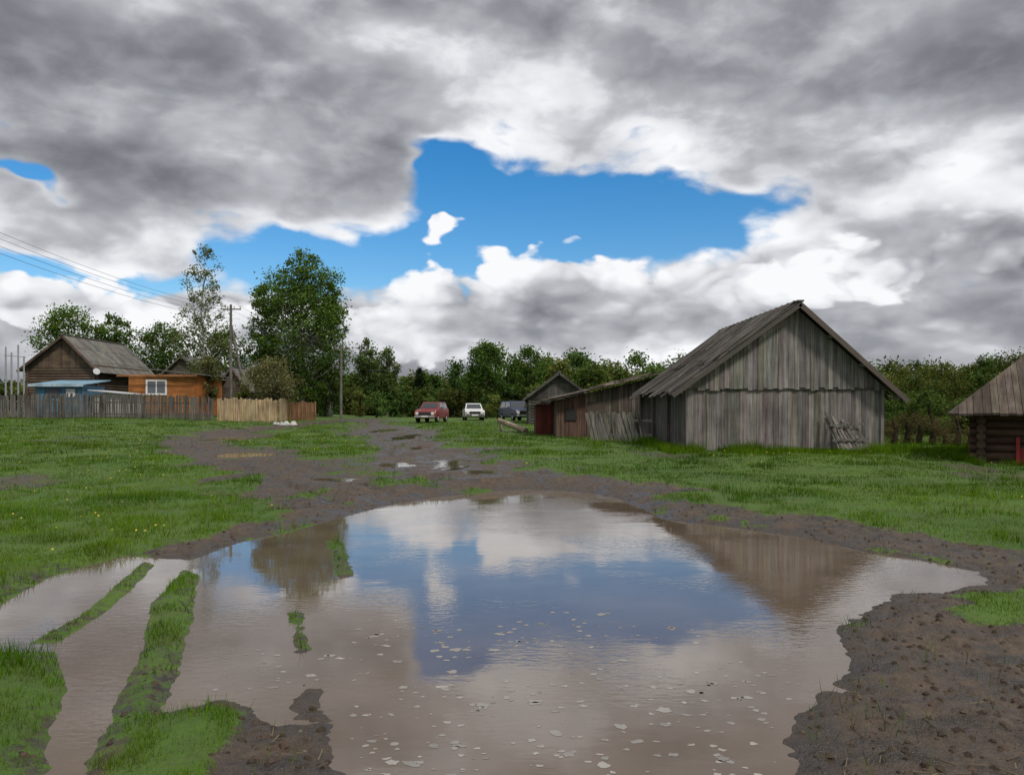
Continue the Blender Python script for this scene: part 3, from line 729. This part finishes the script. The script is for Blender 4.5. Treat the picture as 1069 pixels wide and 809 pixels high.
tree('apple_tree',215,372,60,34,418,40,90,.09,(.10,.11,.045),'round',(.1,.09,.08),.34,.12)
tree('poplar_tree',382,354,92,32,420,75,75,.14,(.065,.10,.03),'oval',(.15,.14,.13),.36,.25)
tree('poplar_tree',404,362,94,32,420,75,75,.14,(.07,.105,.032),'oval',(.15,.14,.13),.36,.25)
tree('spruce_tree',438,384,100,22,424,70,70,.13,(.02,.035,.014),'cone',(.08,.07,.06),.36,.2)
tree('lime_tree',508,355,88,48,418,110,80,.14,(.055,.10,.022),'round',(.1,.09,.08),.3,.25)
tree('lime_tree',555,362,95,58,415,100,80,.15,(.06,.105,.025),'round',(.1,.09,.08),.3,.25)
def mass(name,items,per,ls):
    Vs=[];Fs=[];Cs=[];nb=0
    for (px,pyt,d,wpx,col,nc) in items:
        x,y,zt=W(px,pyt,d); g=gz(x,y); hw=wpx/2*d/F; H=zt-g
        t=rng.random(nc); R=PROF['oval'](t); a=rng.uniform(0,6.283,nc); rr=np.sqrt(rng.random(nc))*R*hw*.9
        cen=np.stack([x+rr*np.cos(a),y+rr*np.sin(a),g+.02*H+t*H*.9],1); rad=np.minimum(hw,H)*rng.uniform(.22,.5,nc)
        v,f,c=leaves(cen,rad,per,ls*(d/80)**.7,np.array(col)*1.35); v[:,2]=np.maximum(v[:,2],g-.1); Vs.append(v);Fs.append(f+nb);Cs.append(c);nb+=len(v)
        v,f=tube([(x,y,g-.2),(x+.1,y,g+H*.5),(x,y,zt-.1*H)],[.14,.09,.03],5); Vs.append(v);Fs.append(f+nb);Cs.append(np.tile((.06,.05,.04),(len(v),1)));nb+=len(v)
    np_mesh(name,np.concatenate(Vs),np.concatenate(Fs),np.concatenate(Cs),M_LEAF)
def gc(k=1.0): 
    c=np.array((.066,.10,.028))*rng.uniform(.7,1.35)*k; c[0]*=rng.uniform(.8,1.35); return tuple(c)
it=[]
for px in np.arange(-60,500,15): it.append((px+rng.uniform(-6,6),rng.uniform(388,404),rng.uniform(115,150),rng.uniform(28,45),gc(.8),26))
for px in np.arange(365,480,11): it.append((px,rng.uniform(386,402),rng.uniform(100,125),rng.uniform(18,30),gc(.75),24))
for px in np.arange(478,720,13): it.append((px+rng.uniform(-6,6),rng.uniform(362,392),rng.uniform(95,130),rng.uniform(34,58),gc(1.0),32))
for px in np.arange(585,720,16): it.append((px,rng.uniform(374,388),rng.uniform(66,80),rng.uniform(40,55),gc(1.0),30))
for px in np.arange(700,1250,16): it.append((px,rng.uniform(372,390)+ (8 if px<900 else 0),rng.uniform(90,120),rng.uniform(40,60),gc(.75),26))
for px in np.arange(250,1250,14): it.append((px,rng.uniform(402,412),rng.uniform(85,95),rng.uniform(24,40),gc(.75),14))
mass('distant_trees',it,80,.17)
it=[]
for i,px in enumerate(np.arange(895,1240,15)):
    tt=(px-895)/180; it.append((px+rng.uniform(-5,5),385-34*min(1.3,max(0,tt-.3))+rng.uniform(-9,9),rng.uniform(48,66),rng.uniform(38,62),gc(.85),36))
for px in np.arange(905,1100,13): it.append((px+rng.uniform(-5,5),rng.uniform(407,427),rng.uniform(36,44),rng.uniform(30,52),gc(.8),24))
for px in np.arange(560,690,18): it.append((px,rng.uniform(398,408),rng.uniform(62,66),rng.uniform(25,40),gc(.8),16))
mass('woodland_edge',it,110,.11)
it=[]
for px in (932,945,958,972,985,998,1010): it.append((px,rng.uniform(430,450),rng.uniform(27,31),rng.uniform(26,40),(.085,.07,.038),16))
mass('dry_weeds',it,110,.045)
it=[(375,404,80,22,gc(.9),16),(393,408,78,26,gc(.9),16),(340,408,72,40,gc(.7),18),(255,400,58,20,gc(.8),14),(465,404,92,26,gc(.8),16),(520,410,74,24,gc(.9),14),(508,412,78,20,gc(),12)]
mass('shrubs',it,90,.1)

# ------------------------------------------------------------ sky
SE,SAZ=math.radians(48),math.radians(140)
w=bpy.data.worlds.new('World'); sc.world=w; w.use_nodes=True; b=NB(w.node_tree)
try: w.cycles.sampling_method='MANUAL'; w.cycles.sample_map_resolution=256
except Exception: pass
dirv=b.n('ShaderNodeTexCoord').outputs['Generated']
sp=b.n('ShaderNodeSeparateXYZ'); b.set(sp.inputs[0],dirv)
st=b.vm('MULTIPLY',dirv,(1,1,1.9))
wc=b.noise(st,4.5,3,.55,out=1); ws=b.n('ShaderNodeSeparateXYZ'); b.set(ws.inputs[0],wc)
az=b.m('ADD',b.m('ARCTAN2',sp.outputs[0],sp.outputs[1]),b.m('MULTIPLY',b.m('SUBTRACT',ws.outputs[0],.5),.22))
el=b.m('ADD',b.m('ARCSINE',sp.outputs[2]),b.m('MULTIPLY',b.m('SUBTRACT',ws.outputs[1],.5),.12))
def ga(px,py,rx,ry,wt):
    u=(px-HX)/F; v=(HY-py)/F; a0=math.atan(u); e0=math.atan(v/math.hypot(1,u))
    da=b.m('MULTIPLY',b.m('SUBTRACT',az,a0),F/rx); de=b.m('MULTIPLY',b.m('SUBTRACT',el,e0),F/ry)
    r=b.m('MULTIPLY_ADD',da,da,b.m('MULTIPLY',de,de))
    return b.m('MULTIPLY',b.m('POWER',.3679,r),wt)
def gsum(L):
    s=None
    for q in L:
        g=ga(*q); s=g if s is None else b.m('ADD',s,g)
    return s
blue=gsum([(474,178,34,36,1.05),(505,232,90,48,1.1),(610,228,110,36,1.05),(715,222,78,38,1.05),(395,274,90,24,.9),(290,268,70,18,.85),(90,284,130,15,.8),(8,182,38,8,.9)])
wv=b.vm('ADD',st,b.vm('MULTIPLY',b.vm('SUBTRACT',wc,(.5,.5,.5)),(.08,.08,.08)))
vo=b.n('ShaderNodeTexVoronoi',feature='F1'); b.set(vo.inputs['Vector'],b.vm('ADD',wv,b.vm('MULTIPLY',b.vm('SUBTRACT',b.noise(wv,16,2,.5,out=1),(.5,.5,.5)),(.05,.05,.05)))); vo.inputs['Scale'].default_value=12
vo.inputs['Detail'].default_value=2; vo.inputs['Roughness'].default_value=.5
B1=b.m('SUBTRACT',1.0,vo.outputs['Distance'])
N1=b.noise(wv,4.0,4,.48); N2=b.noise(b.vm('ADD',wv,(.01,0,.08)),4.0,4,.48)
NL=b.noise(st,2.0,3,.5)
fine=b.noise(wv,10,6,.55)
bn=b.m('SUBTRACT',B1,.5); fn=b.m('SUBTRACT',fine,.5)
thr=b.m('ADD',blue,b.m('ADD',b.m('MULTIPLY',bn,-.35),b.m('MULTIPLY',fn,-1.15)))
ab=b.rng(thr,.38,.72,0,1,True)
lum=gsum([(200,120,260,80,-.22),(350,190,90,45,-.12),(900,110,150,65,-.20),(640,60,110,36,-.08),(110,225,150,26,.32),(560,140,100,50,.20),
 (880,215,120,22,.30),(740,150,60,40,.2),(190,12,170,22,.16),(1010,285,110,22,-.10),(860,335,130,16,-.03),(1040,215,60,26,.2),(600,360,300,26,.24)])
low=b.rng(sp.outputs[2],.14,.34,1,0,True)
dN=b.m('SUBTRACT',N1,N2)
rel=b.m('MULTIPLY',dN,b.rng(low,0,1,1.15,1.7))
rel=b.m('ADD',rel,b.m('MULTIPLY',bn,b.rng(low,0,1,.20,.40)))
L=b.m('ADD',b.m('ADD',lum,.55),rel)
L=b.m('ADD',L,b.m('MULTIPLY',b.m('SUBTRACT',NL,.5),.5))
L=b.m('ADD',L,b.m('MULTIPLY',fn,b.rng(low,0,1,.14,.28)))
L=b.m('ADD',L,b.m('MULTIPLY',b.rng(thr,-.05,.45,0,1,True),.34))
L=b.m('ADD',L,b.rng(sp.outputs[2],.5,.8,0,.5,True))  # added brightness in the unseen sky overhead, to lighten the scene
def ramp(v):
    cr=b.n('ShaderNodeValToRGB'); b.set(cr.inputs[0],v); e=cr.color_ramp.elements
    e[0].position=.05; e[0].color=(.13,.137,.155,1); e[1].position=1.0; e[1].color=(.96,.965,.985,1)
    for p,c in ((.25,(.195,.203,.226)),(.45,(.31,.322,.35)),(.65,(.49,.503,.54)),(.82,(.76,.775,.81))):
        q=e.new(p); q.color=c+(1,)
    return b.vm('MULTIPLY',cr.outputs[0],(10,10,10))
S=.1
sky=b.n('ShaderNodeTexSky',sky_type='NISHITA',sun_disc=False); sky.sun_elevation=SE; sky.sun_rotation=SAZ; sky.air_density=1.0; sky.dust_density=.6; sky.ozone_density=2.5
hs=b.n('ShaderNodeHueSaturation'); hs.inputs['Saturation'].default_value=1.45; hs.inputs['Value'].default_value=1.3; b.set(hs.inputs['Color'],sky.outputs[0])
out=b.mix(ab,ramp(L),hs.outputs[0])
cum=gsum([(596,335,95,98,1.0),(520,350,90,60,.5),(420,345,85,62,.95),(130,335,110,66,.9),(447,252,26,20,.80),(735,325,90,62,.8),(900,290,130,46,.60),(1040,260,80,50,.55),(0,315,60,40,.8),(300,345,80,30,.7)])
t2=b.m('ADD',cum,b.m('ADD',b.m('MULTIPLY',bn,.50),b.m('MULTIPLY',fn,.95)))
ma=b.m('MULTIPLY',b.rng(t2,.40,.53,0,1,True),b.rng(cum,.18,.34,0,1,True))
L2=b.m('ADD',b.m('SUBTRACT',1.10,b.rng(t2,.65,1.35,0,.34,True)),b.m('ADD',b.m('MULTIPLY',dN,1.7),b.m('MULTIPLY',bn,.6)))
L2=b.m('ADD',L2,b.m('MULTIPLY',b.rng(sp.outputs[0],.12,.45,0,1,True),-.22))
out=b.mix(ma,out,ramp(L2))
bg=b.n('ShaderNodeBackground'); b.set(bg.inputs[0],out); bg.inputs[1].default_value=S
o=b.n('ShaderNodeOutputWorld'); b.set(o.inputs[0],bg.outputs[0])

sl=bpy.data.lights.new('sun','SUN'); sl.energy=2.2; sl.angle=math.radians(8); sl.color=(1,.94,.86)
so=link(bpy.data.objects.new('sun',sl)); dv=Vector((math.sin(SAZ)*math.cos(SE),math.cos(SAZ)*math.cos(SE),math.sin(SE)))
so.rotation_euler=dv.to_track_quat('Z','Y').to_euler()

cam=bpy.data.cameras.new('camera'); cam.sensor_width=36; cam.lens=F/1069*36; cam.shift_y=(HY-404.5)/1069; cam.clip_end=5000; cam.clip_start=.05
co=link(bpy.data.objects.new('camera',cam)); co.location=(0,0,CH); co.rotation_euler=(math.pi/2,0,0); sc.camera=co
